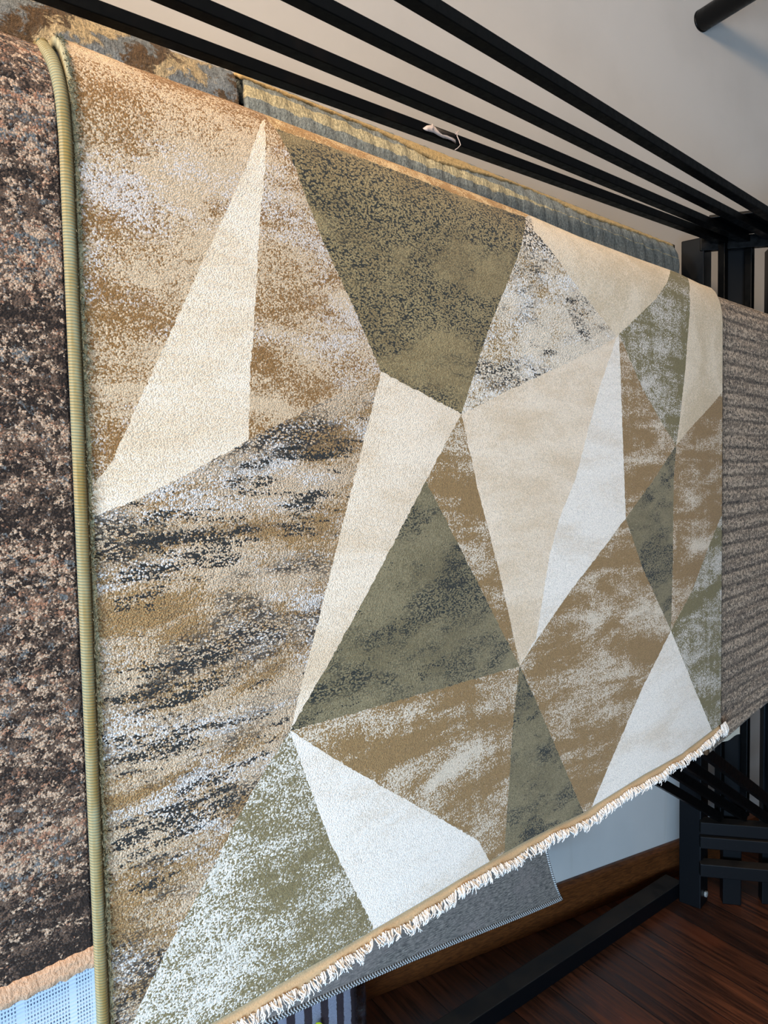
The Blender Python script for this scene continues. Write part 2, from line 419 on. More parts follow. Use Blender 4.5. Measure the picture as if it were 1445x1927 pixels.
# peach hem tape below the pile and the white fringe
def botw(s): return interp(bot, s)
V = []; FC = []; UV = []; n = 120
for i in range(n + 1):
    s = S0 + (S1 - S0) * i / n; w0 = botw(s); hh = .0145 + .002 * math.sin(s * 31) + .0015 * math.sin(s * 83)
    for j in range(4):
        t = j / 3; V.append(DM.P(s, w0 + .004 - (hh + .004) * t, -.004 + .0055 * t * t)); UV.append((s, t))
for i in range(n):
    for j in range(3):
        a = i * 4 + j; FC.append((a, a + 1, a + 5, a + 4))
hem = mesh('hem_tape', V, FC, M_hem, rug, UV); md = hem.modifiers.new('t', 'SOLIDIFY'); md.thickness = .003; md.offset = -1
b = MB()
def thread(s, w0, L, lean, out):
    p = DM.P(s, w0, .001); pts = [p]
    for k in range(1, 5):
        t = k / 4
        pts.append(p + LM.u * (lean * t + random.uniform(-.0012, .0012)) - LM.n * (out * math.sin(t * 2.2)) + Vector((0, 0, -L * t * (1 - .15 * t))))
    b.tube(pts, .0008, 4, False, lambda q: 1.1 - .5 * q)
s = S0
while s < S1:
    hh = .0145 + .002 * math.sin(s * 31) + .0015 * math.sin(s * 83)
    cl = random.uniform(-.010, .010); Lc = random.uniform(.010, .019)
    for q in range(random.randint(4, 7)):
        thread(s + random.uniform(-.002, .002), botw(s) - hh + random.uniform(-.001, .003), Lc * random.uniform(.7, 1.1), cl + random.uniform(-.004, .004), random.uniform(.001, .007))
    s += random.uniform(.0034, .0062)
for q in range(46):
    thread(S1 + random.uniform(-.004, .026), botw(S1) - random.uniform(.0, .008), random.uniform(.018, .03), random.uniform(.0, .012), random.uniform(.0, .006))
tag(b.build('fringe', M_fringe, rug, True), 'white yarn fringe', None, None, 'stuff')

# ------------------------------------------------------------------ neighbours on the same rail
def speckle(name, cols, thr, sc, seed, ribs=None, streak=None, contrast=.4, knot=280, big=None):
    g = G(name, .97, .1); g.sheen(.05); uv = g.uv()
    kd, kc = g.voro(uv, knot); k = g.sep(kc)
    c = lin(cols[0])
    bg = g.noise(g.scale(uv, 2.2, 7, 1, (seed, 4, 0)), 1, 3, .6) if big else None
    for i, col in enumerate(cols[1:]):
        v = g.noise(g.scale(uv, sc[0], sc[1], 1, (seed + 9 * i, 3.3 * i, 0)), 1, 5, .72, .5)
        v = g.M('ADD', v, g.M('MULTIPLY', g.M('SUBTRACT', k[i % 3], .5), .16))
        if big: v = g.M('ADD', v, g.M('MULTIPLY', g.M('SUBTRACT', bg, .5), big))
        if streak:
            st = g.noise(g.scale(uv, streak[0], streak[1], 1, (seed - 4 * i, 8, 0)), 1, 3, .6)
            v = g.M('ADD', v, g.M('MULTIPLY', g.M('SUBTRACT', st, .5), streak[2]))
        c = g.mix(g.step(v, thr[i] - .035, thr[i] + .035), c, col)
    h = g.M('SUBTRACT', 1.0, kd)
    if ribs:
        y = g.sep(uv)
        wob = g.noise(g.scale(uv, 3, 20), 1, 2)
        rb = g.M('SINE', g.M('ADD', g.M('MULTIPLY', y[1], 2 * PI / ribs), g.M('MULTIPLY', wob, 3.0)))
        c = g.val(g.step(rb, -1, -.4, .5, 1.0), c); h = g.M('ADD', h, g.M('MULTIPLY', rb, .5))
    c = g.val(g.M('MULTIPLY', g.M('ADD', 1 - contrast * .5, g.M('MULTIPLY', k[1], contrast)), g.step(kd, .2, .95, 1.05, .72)), c)
    g.color(c); g.bump(h, .6, .0013); return g.m
M_brown = speckle('dark_brown_speckled_pile', [(46, 36, 30), (94, 74, 60), (184, 152, 124), (156, 112, 86), (104, 102, 98)], (.515, .59, .655, .66), (82, 108), 3.0, streak=(8, 60, .30), big=.60, knot=520, contrast=.3)
M_greyr = speckle('grey_brown_ribbed_pile', [(76, 66, 56), (138, 118, 98), (204, 178, 150)], (.455, .535), (90, 130), 15.0, ribs=.030, streak=(5, 70, .35), knot=420, contrast=.3)
M_bluebind = plain('blue_black_edge', (52, 60, 70), .95, 260, .5, .8, .002, uv=True)
M_brownbind = plain('rust_brown_edge', (92, 66, 44), .95, 260, .5, .8, .002, uv=True)
M_peachfz = plain('peach_fuzzy_backing', (206, 160, 124), .95, 300, .2, .8, .003, uv=True)

DB = Drape(LM, .013, .022, .068, 1.6927); DB.zl = DM.zl
bz = 1.6927
brug = empty('speckled_rug', 'dark brown and beige speckled rug left of the fringed triangle rug', 'rug', LM.P(-.2, 1.0))
SB1 = .2485 + .012
wbB = DB.sw(100, 1822)[1]
DB.sheet('pile', -.85, SB1 - .011, wbB, DB.W + .6, [M_brown], brug, thick=.006)
tag(DB.sheet('binding', SB1 - .011, SB1, wbB - .002, DB.W + .6, [M_bluebind], brug, ds=.006, thick=.008), 'blue black edge binding')
V = []; FC = []; UV = []; n = 240; rr = random.Random(3)
for i in range(n + 1):
    sx_ = -.85 + (SB1 - .004 + .85) * i / n; lo = wbB - .015 - rr.uniform(0, .003)
    for j in range(5):
        V.append(DB.P(sx_, wbB + .006 + (lo - wbB - .006) * j / 4, .0015 * (1 if j else -2) + rr.uniform(-.0008, .0008))); UV.append((sx_, j * .004))
for i in range(n):
    for j in range(4): a = i * 5 + j; FC.append((a, a + 1, a + 6, a + 5))
o = mesh('hem_tape', V, FC, M_peachfz, brug, UV); md = o.modifiers.new('t', 'SOLIDIFY'); md.thickness = .003; tag(o, 'peach fuzzy hem')
# pale woven rug hanging under it
g = G('pale_blue_woven_grid', .9, .15); uv = g.uv(); q = g.sep(uv)
sx = g.M('SINE', g.M('MULTIPLY', q[0], 2 * PI / .0026)); sy = g.M('SINE', g.M('MULTIPLY', q[1], 2 * PI / .0036))
ln = g.M('SINE', g.M('ADD', g.M('MULTIPLY', q[0], 2 * PI / .021), 1.2)); ln2 = g.M('SINE', g.M('MULTIPLY', q[0], 2 * PI / .057))
row = g.noise(g.scale(uv, 2, 120), 1, 2)
dk = g.M('MULTIPLY', g.step(sx, -.2, .5), g.step(sy, -.5, .2))
dk = g.M('MULTIPLY', dk, g.step(row, .4, .6, .55, 1))
dk = g.M('MULTIPLY', dk, g.step(g.M('ADD', ln, g.M('MULTIPLY', ln2, .6)), .9, 1.1, 1, 0))
g.color(g.mix(dk, (196, 204, 212), (70, 80, 98))); g.bump(sy, .4, .001)
DP = Drape(LM, .022, .013, .058, 1.6927); DP.zl = DM.zl
prug = empty('woven_rug', 'pale blue and navy woven rug peeking out below the brown speckled rug', 'rug', LM.P(-.2, .9))
DP.sheet('weave', -.8, .33, -.99, DP.W + .4, [g.m], prug, thick=.004)
# grey brown rug at the far end
grug = empty('ribbed_rug', 'grey brown ribbed rug beyond the right edge of the triangle rug', 'rug', LM.P(1.8, .8))
g0 = DB.sw(1445, 1325)[1]; g1 = DB.sw(1396, 1365)[1]
DB.sheet('pile', S1 - .03, 2.16, lambda s: g1 + (g0 - g1) * (s - 1.728) / .16, DB.W + .5, [M_greyr], grug, thick=.006)
tag(DB.sheet('binding', S1 - .042, S1 - .03, lambda s: g1 + (g0 - g1) * (s - 1.728) / .16, DB.W + .5, [M_brownbind], grug, ds=.006, thick=.008, disp=lambda s, w: .0005), 'rust brown edge binding')
b = MB()
for k in range(420):
    s = S1 + random.uniform(-.01, .014); w = DB.sw(1340, 1360)[1] + random.uniform(-.01, .55); a = DB.P(s - .012, w, .001)
    if random.random() < .8: continue
    b.tube([a, a + LM.u * random.uniform(-.004, .006) + Vector((0, 0, -.006)), a + LM.u * random.uniform(-.006, .01) + Vector((0, 0, -.012))], .0005, 3, False)
tag(b.build('edge_fuzz', M_brownbind, grug), None, None, None, 'stuff')
crug = empty('cream_rug', 'cream rug whose lower corner shows under the grey brown ribbed rug', 'rug', LM.P(1.5, .75))
M_creamback = plain('cream_canvas_backing', (222, 208, 184), .9, 400, .1, .3, uv=True)
c0 = DP.sw(1339, 1406)[1]; c1 = DP.sw(1397, 1380)[1]
DP.sheet('backing', 1.15, 1.752, lambda s: c0 + (c1 - c0) * (s - 1.586) / .17 + .002 * math.sin(s * 70), DP.W + .4, [M_creamback], crug, ds=.012, thick=.005)

# ------------------------------------------------------------------ rack of swing arms
g = G('black_gloss_paint', .38, .18); n = g.noise(g.obj(), 9, 5, .6); n2 = g.noise(g.obj(), 60, 4, .7)
c = g.mix(g.step(n, .56, .72), (6, 6, 6), (17, 13, 10)); c = g.mix(g.step(n2, .74, .82), c, (48, 42, 38))
g.color(c); g.put(g.b.inputs['Roughness'], g.step(n2, .3, .7, .28, .5)); g.bump(n2, .12, .001); M_black = g.m
g = G('dusty_black_paint', .5, .2); n = g.noise(g.obj(), 14, 6, .7); up = g.sep(g.n('ShaderNodeNewGeometry').outputs['Normal'])[2]
dust = g.M('MULTIPLY', g.step(up, .6, .9), g.step(n, .3, .62, .25, 1))
c = g.mix(g.step(g.noise(g.obj(), 70, 4, .7), .66, .74), (10, 11, 13), (34, 34, 36)); c = g.mix(g.M('MULTIPLY', dust, .75), c, (60, 52, 45))
g.color(c); g.put(g.b.inputs['Roughness'], g.M('ADD', .4, g.M('MULTIPLY', dust, .45))); M_dusty = g.m
ZB = 2.045
rack = empty('display_rack', 'black steel rug display rack with swing arms on stacked crossbars', 'rack', (1.0, 2.28, 0))
def floor_hit(x, y, z=0.0):
    d = ray(x, y); return CAM + d * ((z - EYE) / d.z)
K = (ZB - EYE) / (2.06 - EYE)
arms = [(50.86, 1.1355 * K), (49.31, 1.0245 * K), (47.61, .892 * K), (46.18, .769 * K)]   # heading, far edge of the underside
AW, AH = .0245 * K, .0205
hx = [1353, 1401, 1450, 1496]
Z = Vector((0, 0, 1))
names = ['swing arm nearest the wall with a scrap tied to it', 'second swing arm out from the wall', 'third swing arm out from the wall', 'outermost bare swing arm, highest in the photo']
arm_lines = []
for k, (deg, pf) in enumerate(arms):
    L = Line(deg, pf - AW / 2); arm_lines.append(L)
    sh = L.hit(hx[k], 1530)[0]
    b = MB(); b.bar(L.P(-.62, ZB + AH / 2), L.P(sh + .011, ZB + AH / 2), AW, AH)
    a = tag(b.build('swing_arm', M_black, rack, bevel=.0015), names[k])
    z0 = .332; zt = ZB
    b = MB(); b.bar(L.P(sh, z0 - .03), L.P(sh, zt), .021, .021, L.u); o = b.build('hinge_post', M_black, None, bevel=.0015); o.parent = a
    # diagonal brace
    b = MB(); zb0 = {0: .302, 3: .451}.get(k); s_ref = {0: 2.209, 3: 2.178}.get(k)
    if s_ref is None: s_ref, zb0 = (L.hit(1265.5, 1460)[0], L.hit(1265.5, 1460)[1] + .012) if k == 1 else (L.hit(1297, 1440)[0], L.hit(1297, 1440)[1])
    lo = L.P(sh - .004, zb0 - .61 * (sh - .004 - s_ref)); top_s = s_ref - (ZB - zb0) / .61
    b.bar(lo, L.P(top_s, ZB), .022, .026, L.n.cross(Vector((0, 0, 1)))) if False else None
    d = (L.P(top_s, ZB) - lo).normalized(); upv = L.n.cross(d)
    b.box((lo + L.P(top_s, ZB)) / 2, d, L.n, upv, (L.P(top_s, ZB) - lo).length / 2, .011, .013)
    o = b.build('brace', M_black, None, bevel=.0015); o.parent = a
    b = MB(); b.tube([L.P(sh, z0 - .041), L.P(sh, z0 - .028)], .007, 10); o = b.build('hinge_pin', M_black, None, True); o.parent = a
# the arms that carry rugs
LB = Line(52.0, 1.20 + .05)
sA0 = 2.04
b = MB(); b.bar(LB.P(-.6, 2.055), LB.P(2.09, 2.03), .022, .04)
tag(b.build('swing_arm', M_black, rack, bevel=.0015), 'swing arm under the shaggy rugs by the wall')
RL = Line(46.5, .675)
b = MB(); b.bar(RL.P(-.95, 1.708), RL.P(2.56, 1.708), .012, .03)
a5 = tag(b.build('swing_arm', M_black, rack, bevel=.001), 'lower swing arm under the fringed triangle rug')
b = MB(); b.bar(RL.P(2.56, .27), RL.P(2.56, 2.06), .024, .024, RL.u); o = b.build('hinge_post', M_black, None); o.parent = a5
# posts
pA = floor_hit(1277, 1697); pB = floor_hit(1318, 1712); pC = floor_hit(1334, 1697)
e1 = (pA - pB); e2 = (pC - pB); e1.z = e2.z = 0
w1 = e1.length; x1 = e1.normalized(); x2 = Vector((x1.y, -x1.x, 0)); x2 = x2 if x2.dot(e2) > 0 else -x2
c = pB + x1 * (w1 / 2) + x2 * (w1 / 2)
b = MB(); b.box(Vector((c.x, c.y, 1.035)), x1, x2, Z, w1 / 2, w1 / 2, 1.035); tag(b.build('post', M_dusty, rack, bevel=.003), 'square corner post')
bq = pB + x1 * (w1 * 0) + x2 * (w1 * .55) - x1 * .0
b = MB(); b.tube([Vector((bq.x, bq.y, .036)) - x1 * .001, Vector((bq.x, bq.y, .036)) - x1 * .008], .009, 6)
tag(b.build('anchor_bolt', plain('steel_bolt', (150, 146, 140), .4), rack), 'pale steel bolt head')
cdir = Vector((.1862, -.0405, 0)).normalized(); cn = Vector((-cdir.y, cdir.x, 0))
q2 = floor_hit(1360, 1702) ; q3 = floor_hit(1394, 1703)
c2 = (q2 + q3) / 2 + cn * .02; w2 = (q3 - q2).length
b = MB(); b.box(Vector((c2.x, c2.y, 1.02)), cdir, cn, Z, w2 / 2, .022, 1.02); b.build('post', M_dusty, rack, bevel=.003)
for xx in (1433,):
    q = floor_hit(xx, 1701); qq = q + cdir * .03 + cn * .02
    b = MB(); b.box(Vector((qq.x, qq.y, 1.02)), cdir, cn, Z, .030, .022, 1.02); b.build('post', M_dusty, rack, bevel=.003)
q = floor_hit(1445, 1701) + cdir * .62; b = MB(); b.box(Vector((q.x, q.y, 1.035)), cdir, cn, Z, .03, .03, 1.035); b.build('post', M_dusty, rack, bevel=.003)
# crossbars: front top edges read off, 45 mm deep
r0 = floor_hit(1321, 1548, .29); r0 = Vector((r0.x, r0.y, 0))
for (zt, zb) in ((.290, .252), (.244, .207), (.157, .117)):
    a = r0 + cn * .022; bb = a + cdir * .85
    b = MB(); b.box((a + bb) / 2 + Z * ((zt + zb) / 2), cdir, cn, Z, .425 + .004, .022, (zt - zb) / 2); b.build('crossbar', M_dusty, rack, bevel=.002)
a = r0 + cn * .03; b = MB(); b.box(a + cdir * .41 + Z * 2.048, cdir, cn, Z, .42, .011, .019); b.build('crossbar', M_black, rack, bevel=.002)
ZP = ZB + AH + .002
e0 = floor_hit(1294, 415, ZP); e1 = floor_hit(1417, 401, ZP); ed = (e1 - e0); ed.z = 0; ed.normalize(); en = Vector((-ed.y, ed.x, 0))
b = MB(); b.box(e0 + ed * .445 + en * .10 + Z * .004, ed, en, Z, .39, .10, .004); tag(b.build('top_plate', M_black, rack, bevel=.001), 'flat top plate over the hinges')
# base tube on the floor
t0 = floor_hit(1278, 1690); t1 = floor_hit(934, 1927); td = (t1 - t0).normalized(); tn = Vector((td.y, -td.x, 0)); tn = tn if tn.y > 0 else -tn
b = MB(); hz = .024
b.box(t0 + td * .62 + tn * .03 + Z * hz, td, tn, Z, .64, .03, hz); tag(b.build('base_tube', M_dusty, rack, bevel=.003), 'floor tube')

# scrap of tape and string on the first arm
L1 = arm_lines[0]
scrap = empty('cloth_scrap', 'torn pale cloth scrap with dangling string wrapped on the black rack arm', 'scrap', L1.P(1.0, ZB))
off = -AW / 2 - .0016
def sc(x, y, o=off): s, z = L1.hit(x, y, o); return L1.P(s, z, o)
up_pts = [(796, 241), (803, 236), (813, 235), (822, 241), (832, 247), (842, 252), (850, 257), (857, 262)]
lo_pts = [(801, 246), (808, 248), (816, 250), (826, 256), (834, 260), (843, 262), (850, 265), (858, 271)]
V = []; FC = []
for i, ((x, y), (x2, y2)) in enumerate(zip(up_pts, lo_pts)):
    for t in (0, .5, 1): V.append(sc(x + (x2 - x) * t, y + (y2 - y) * t, off - .003 * math.sin(t * PI) - .001 * (i % 2)))
for i in range(len(up_pts) - 1):
    for j in range(2):
        q = i * 3 + j; FC.append((q, q + 1, q + 4, q + 3))
M_scrap = plain('pale_scrap', (206, 188, 178), .8, 200, .15, .3)
o = mesh('wrap', V, FC, M_scrap, scrap); md = o.modifiers.new('t', 'SOLIDIFY'); md.thickness = .0016
def strand(pts, r): b = MB(); b.tube(pts, r, 6); return tag(b.build('string', M_scrap, scrap, True), 'thin dangling string')
strand([sc(857, 248, off - .004), sc(860, 250, off - .005), sc(860, 256, off - .006), sc(864, 265, off - .007), sc(866.5, 273, off - .008), sc(861, 279, off - .009), sc(856, 282, off - .01)], .0009)
strand([sc(857, 253, off - .003), sc(862, 248, off - .004), sc(863, 246, off - .004)], .0009)
strand([sc(813.5, 233.5, off - .004), sc(814, 240, off - .005), sc(815, 243, off - .004)], .0011)
V = [sc(x, y, off - .002) for x, y in ((820, 240), (838, 247), (858, 254), (857, 259), (842, 256), (828, 252))]
o = mesh('tape', V, [(0, 1, 4, 5), (1, 2, 3, 4)], plain('brown_tape', (58, 50, 44), .5), scrap); md = o.modifiers.new('t', 'SOLIDIFY'); md.thickness = .001

# ------------------------------------------------------------------ shaggy rugs on the arm by the wall
LW = Line(52.0, 1.20)
ZC = 1.99
def shag_mat(name, cols, fn, seed):
    g = G(name, .97, .1); g.sheen(.15); uv = g.uv()
    t1 = g.noise(g.scale(uv, 1, 1, 1, (seed, 0, 0)), 190, 4, .7); t2 = g.noise(g.scale(uv, 150, 60, 1, (seed, 3, 0)), 1, 4, .7)
    c = fn(g, uv, cols)
    c = g.val(g.M('MULTIPLY', g.step(t1, .3, .7, .55, 1.2), g.step(t2, .3, .65, .7, 1.12)), c)
    g.color(c); g.bump(g.M('ADD', t1, t2), .9, .006); return g.m
def f_multi(g, uv, cols):
    c = lin(cols[0]); q = g.sep(uv)
    wob = g.noise(g.scale(uv, 16, 26), 1, 5, .7, .6)
    dg = g.M('ADD', q[0], g.M('MULTIPLY', q[1], -1.2))
    for i, (col, ph, th) in enumerate(zip(cols[1:], (0.3, 2.5, 4.4), (.35, .30, .55))):
        v = g.M('SINE', g.M('ADD', g.M('MULTIPLY', dg, 40), g.M('ADD', g.M('MULTIPLY', g.M('SUBTRACT', wob, .5), 11.0), ph)))
        b2 = g.noise(g.scale(uv, 60, 60, 1, (i * 3, 1, 0)), 1, 3, .7)
        c = g.mix(g.step(g.M('ADD', v, g.M('MULTIPLY', g.M('SUBTRACT', b2, .5), 1.6)), th - .4, th + .4), c, col)
    return c
M_shag = shag_mat('multicolour_shag', [(104, 104, 102), (206, 182, 142), (100, 76, 50), (136, 142, 146)], f_multi, 1.0)
stripe_px = [(468, 172), (516, 187), (587, 214), (649, 247), (700, 263), (783, 297), (849, 324), (907, 344), (1010, 382), (1052, 401)]
DS = Drape(LW, 0.0, .05, .075, ZC)
DS.W = PI * .062
ends = [(594, 193), (700, 237), (816, 291), (1000, 351), (1077, 387), (1187, 427), (1272, 461)]
tops = [LW.hit(*q) for q in ends]
sag = (tops[-1][1] - tops[0][1]) / (tops[-1][0] - tops[0][0])
DS.zc = tops[0][1] - .057; DS.s0 = tops[0][0]; DS.sag = sag
SBL = LW.hit(449, 150)[0]; SBR = LW.hit(1276, 490)[0]
st = [DS.sw(*q) for q in stripe_px]
ws0 = sum(q[1] for q in st[:4]) / 4; ws1 = sum(q[1] for q in st[-3:]) / 3; ss0 = sum(q[0] for q in st[:4]) / 4; ss1 = sum(q[0] for q in st[-3:]) / 3
RIB = .047
def f_blue(g, uv, cols):
    q = g.sep(uv); wob = g.noise(g.scale(uv, 25, 40), 1, 3)
    y = g.M('SUBTRACT', q[1], g.M('ADD', ws0 - ss0 * (ws1 - ws0) / (ss1 - ss0), g.M('MULTIPLY', q[0], (ws1 - ws0) / (ss1 - ss0))))
    y = g.M('ADD', y, g.M('MULTIPLY', g.M('SUBTRACT', wob, .5), .02))
    rib = g.M('SINE', g.M('ADD', g.M('MULTIPLY', q[0], 2 * PI / RIB), g.M('MULTIPLY', q[1], 30)))
    wd = g.step(q[0], ss1 - .25, ss1 + .12, .011, .001)
    m = g.M('LESS_THAN', g.M('ABSOLUTE', y), wd)
    c = g.mix(g.step(g.noise(g.scale(uv, 14, 14), 1, 4), .4, .65), cols[0], cols[1])
    c = g.mix(m, c, cols[2])
    return g.val(g.step(rib, -1, -.6, .80, 1), c)
M_blue = shag_mat('blue_grey_ribbed_shag', [(156, 160, 154), (138, 144, 140), (222, 204, 160)], f_blue, 5.0)
M_edgeb = plain('tan_backing_edge', (200, 170, 120), .95, 160, .3, .9, .004, uv=True)
blue = empty('ribbed_shag_rug', 'blue grey ribbed shag rug with cream stripe behind the triangle rug', 'rug', LW.P(1.4, 1.2))
bd = [DS.sw(*q) for q in ((700, 244), (816, 304), (1000, 359), (1100, 407), (1187, 435))]
bdl = [(SBL, bd[0][1])] + bd + [(SBR, bd[-1][1] + .006)]
def ribd(s, w): return .004 * abs(math.sin(PI * (s + w * .22) / RIB)) ** .6 + random.uniform(-.0015, .0015)
DS.sheet('pile', SBL + .016, SBR, -.75, DS.W * .34, [M_blue], blue, ds=.006, dw=.03, disp=ribd, thick=.01)
V = []; FC = []; UV = []; n = 150
for i in range(n + 1):
    s = SBL + .01 + (SBR - SBL - .01) * i / n
    for j in range(16):
        wq = interp(bdl, s); w = wq + (DS.W + .10 - wq) * (j / 15) ** 1.5
        V.append(DS.P(s, w, .0075 + random.uniform(-.0015, .0015))); UV.append((s, w))
for i in range(n):
    for j in range(15):
        a = i * 16 + j; FC.append((a, a + 16, a + 17, a + 1))
o = mesh('backing', V, FC, M_edgeb, blue, UV); md = o.modifiers.new('t', 'SOLIDIFY'); md.thickness = .006
tag(o, 'tan backing folded over the top')
shag = empty('shag_rug', 'shaggy grey, cream and brown rug at top left behind the brown speckled rug', 'rug', LW.P(.2, 1.2))
def shd(s, w): return random.uniform(-.003, .003) + .004 * math.sin(s * 40 + w * 30)
DS.sheet('pile', -.45, SBL - .002, -.75, DS.W + .4, [M_shag], shag, ds=.008, dw=.012, disp=shd, thick=.012)
# flat woven grey rug hanging lower on the same arm
g = G('grey_distressed_flatweave', .9, .15); uv = g.uv(); q = g.sep(uv)
a = g.noise(g.scale(uv, 55, 420), 1, 4, .75); a2 = g.noise(g.scale(uv, 7, 12, 1, (3, 1, 0)), 1, 5, .6); fr = g.noise(g.scale(uv, 420, 150), 1, 3, .7)
vd, vc = g.voro(g.scale(uv, 1, 1.2), 48, 'DISTANCE_TO_EDGE')
c = g.mix(g.step(a, .35, .65), (76, 72, 68), (164, 150, 136)); c = g.mix(g.step(a2, .48, .66), c, (126, 112, 100)) if False else g.mix(g.M('MULTIPLY', g.step(a2, .46, .62), .5), c, (150, 134, 124))
mt = g.M('MULTIPLY', g.step(vd, .03, .09, 1, 0), g.step(g.M('ADD', a2, g.M('MULTIPLY', fr, .2)), .52, .6))
c = g.mix(g.M('MULTIPLY', mt, .22), c, (52, 54, 58)); c = g.mix(g.step(fr, .58, .7, 0, .55), c, (52, 58, 64))
g.color(c); g.bump(a, .5, .0012); M_flat = g.m
DF = Drape(LW, .020, .026, .05, ZC)
flat = empty('flatweave_rug', 'grey distressed flat woven rug with overcast hem below the white fringe', 'rug', LW.P(1.2, .33))
f0 = DF.sw(745, 1819); f1 = DF.sw(1054, 1689)
def fb(s): return f0[1] + (f1[1] - f0[1]) * (s - f0[0]) / (f1[0] - f0[0])
FR = DF.sw(1025, 1597)[0]
o = DF.sheet('weave', .15, f1[0], fb, DF.W + .5, [M_flat], flat, thick=.005)
# the right edge slants inward a little above the hem
for v in o.data.vertices:
    wv = (v.co - Vector()).z
for L in o.data.vertices:
    s = L.co.dot(LW.u); zz = L.co.z - (ZC + f1[1])
    k = max(0, min(1, (s - (f1[0] - .3)) / .3)); L.co -= LW.u * (k * (f1[0] - FR) * min(1.0, max(0, zz) / .15) ** .8)
g = G('grey_overcast_stitch', .85, .2); q = g.sep(g.uv()); stv = g.M('SINE', g.M('ADD', g.M('MULTIPLY', q[0], 2 * PI / .007), g.M('MULTIPLY', q[1], 5)))
g.color(g.mix(g.step(stv, -.6, .5), (96, 94, 92), (214, 208, 200))); g.bump(stv, .7, .0015)
b = MB(); n = 260; b.tube([DF.P(.15 + (f1[0] - .15) * i / n, fb(.15 + (f1[0] - .15) * i / n), .0) for i in range(n + 1)], .0060, 10); b.build('stitched_hem', g.m, flat, True)
pts = []
for i in range(14):
    zz = .5 * i / 13; pts.append(DF.P(f1[0] - (f1[0] - FR) * min(1.0, zz / .15) ** .8, f1[1] + zz, 0))
b = MB(); b.tube(pts, .003, 8); b.build('edge_cord', g.m, flat, True)

# ------------------------------------------------------------------ wrapped striped bedding on the floor
LP = Line(52.0, 1.335)
pr_, pz_ = LP.hit(704, 1885)
pl_ = pr_ - .52; ph = .34
pack = empty('wrapped_bedding', 'clear plastic wrapped striped bedding on the floor below the grey flat woven rug', 'bedding pack', LP.P((pl_ + pr_) / 2, 0))
g = G('striped_cloth', .8, .2); q = g.sep(g.uv()); wv = g.M('SINE', g.M('MULTIPLY', q[0], 2 * PI / .043)); nz = g.noise(g.scale(g.uv(), 300, 300), 1, 3)
n3 = g.noise(g.scale(g.uv(), 11, .2), 1, 1)
c = g.mix(g.step(wv, -.10, -.02), (66, 54, 56), (162, 160, 170)); g.color(g.val(g.step(nz, .3, .7, .85, 1.1), c)); M_str = g.m
def pillow(s0, s1, z0, z1, d0, d1, nx, nz_, jit, name, mat, e=.28):
    V = []; UV = []; FC = []; rr = random.Random(5)
    for side in (0, 1):
        for i in range(nx + 1):
            for j in range(nz_ + 1):
                a = i / nx; b_ = j / nz_; k = (max(0, 1 - abs(2 * a - 1) ** 5) * max(0, 1 - abs(2 * b_ - 1) ** 5)) ** e
                mid = (d0 + d1) / 2; dd = (d1 - d0) / 2 * k; o = mid - dd if side == 0 else mid + dd
                jj = 0 if k < .05 else rr.uniform(-jit, jit)
                V.append(LP.P(s0 + (s1 - s0) * a, z0 + (z1 - z0) * b_, o + jj)); UV.append((s0 + (s1 - s0) * a, z0 + (z1 - z0) * b_))
    m = (nx + 1) * (nz_ + 1)
    for side in (0, 1):
        for i in range(nx):
            for j in range(nz_):
                a = side * m + i * (nz_ + 1) + j; f = (a, a + nz_ + 1, a + nz_ + 2, a + 1); FC.append(f if side == 0 else f[::-1])
    o = mesh(name, V, FC, mat, pack, UV)
    bm = bmesh.new(); bm.from_mesh(o.data); bmesh.ops.remove_doubles(bm, verts=bm.verts, dist=.0004); bmesh.ops.recalc_face_normals(bm, faces=bm.faces); bm.to_mesh(o.data); bm.free(); return o
pillow(pl_ + .02, pr_ - .028, .012, ph - .02, .0, .12, 40, 30, 0, 'striped_cloth', M_str)
g = G('clear_plastic', .06, .5); g.b.inputs['Transmission Weight'].default_value = 1.0; g.b.inputs['IOR'].default_value = 1.12
g.color((250, 250, 252)); n = g.noise(g.obj(), 24, 3, .6, 1.5); g.bump(n, .9, .012); M_plas = g.m
pillow(pl_, pr_, .001, ph, -.008, .128, 46, 34, .0022, 'plastic_wrap', M_plas)
V = [LP.P(*LP.hit(x, y, -.012), -.012) for x, y in ((593, 1928), (595, 1924), (601, 1923), (606, 1926), (606, 1945), (594, 1945))]
o = mesh('sticker', V, [(0, 1, 2, 3, 4, 5)], plain('yellow_green_sticker', (190, 196, 40), .4), pack, None, False); md = o.modifiers.new('t', 'SOLIDIFY'); md.thickness = .0008

# ------------------------------------------------------------------ the room
WA, WP = 61.643, 1.7069
LR = Line(WA, WP)
g = G('painted_wall', .75, .25); n = g.noise(g.obj(), 3, 5, .55); n2 = g.noise(g.obj(), 190, 3, .6)
c = g.mix(g.step(n, .35, .7), (190, 183, 175), (183, 176, 168))
sp = g.sep(g.obj()); drip = g.noise(g.scale(g.obj(), 24, 24, 2.2), 1, 3, .5)
low = g.step(sp[2], .45, .15); c = g.mix(g.M('MULTIPLY', g.M('MULTIPLY', g.step(drip, .60, .72), low), .25), c, (170, 160, 148))
g.color(c); g.bump(n2, .08, .001); M_wall = g.m
HC = 3.6
def wall_box(line, s0, s1, z0, z1, th, name, mat):
    b = MB(); c = line.P((s0 + s1) / 2, (z0 + z1) / 2, th / 2); b.box(c, line.u, line.n, Z, (s1 - s0) / 2, th / 2, (z1 - z0) / 2)
    return tag(b.build(name, mat), None, None, None, 'structure')
wall_box(LR, -3.5, 6.0, 0, HC, .15, 'wall_back', M_wall)
g = G('dark_stained_boards', .38, .45); ob = g.scale(g.obj(), 1, 1, 1, (0, 0, 0), math.radians(-123))
q = g.sep(ob); bw = .14
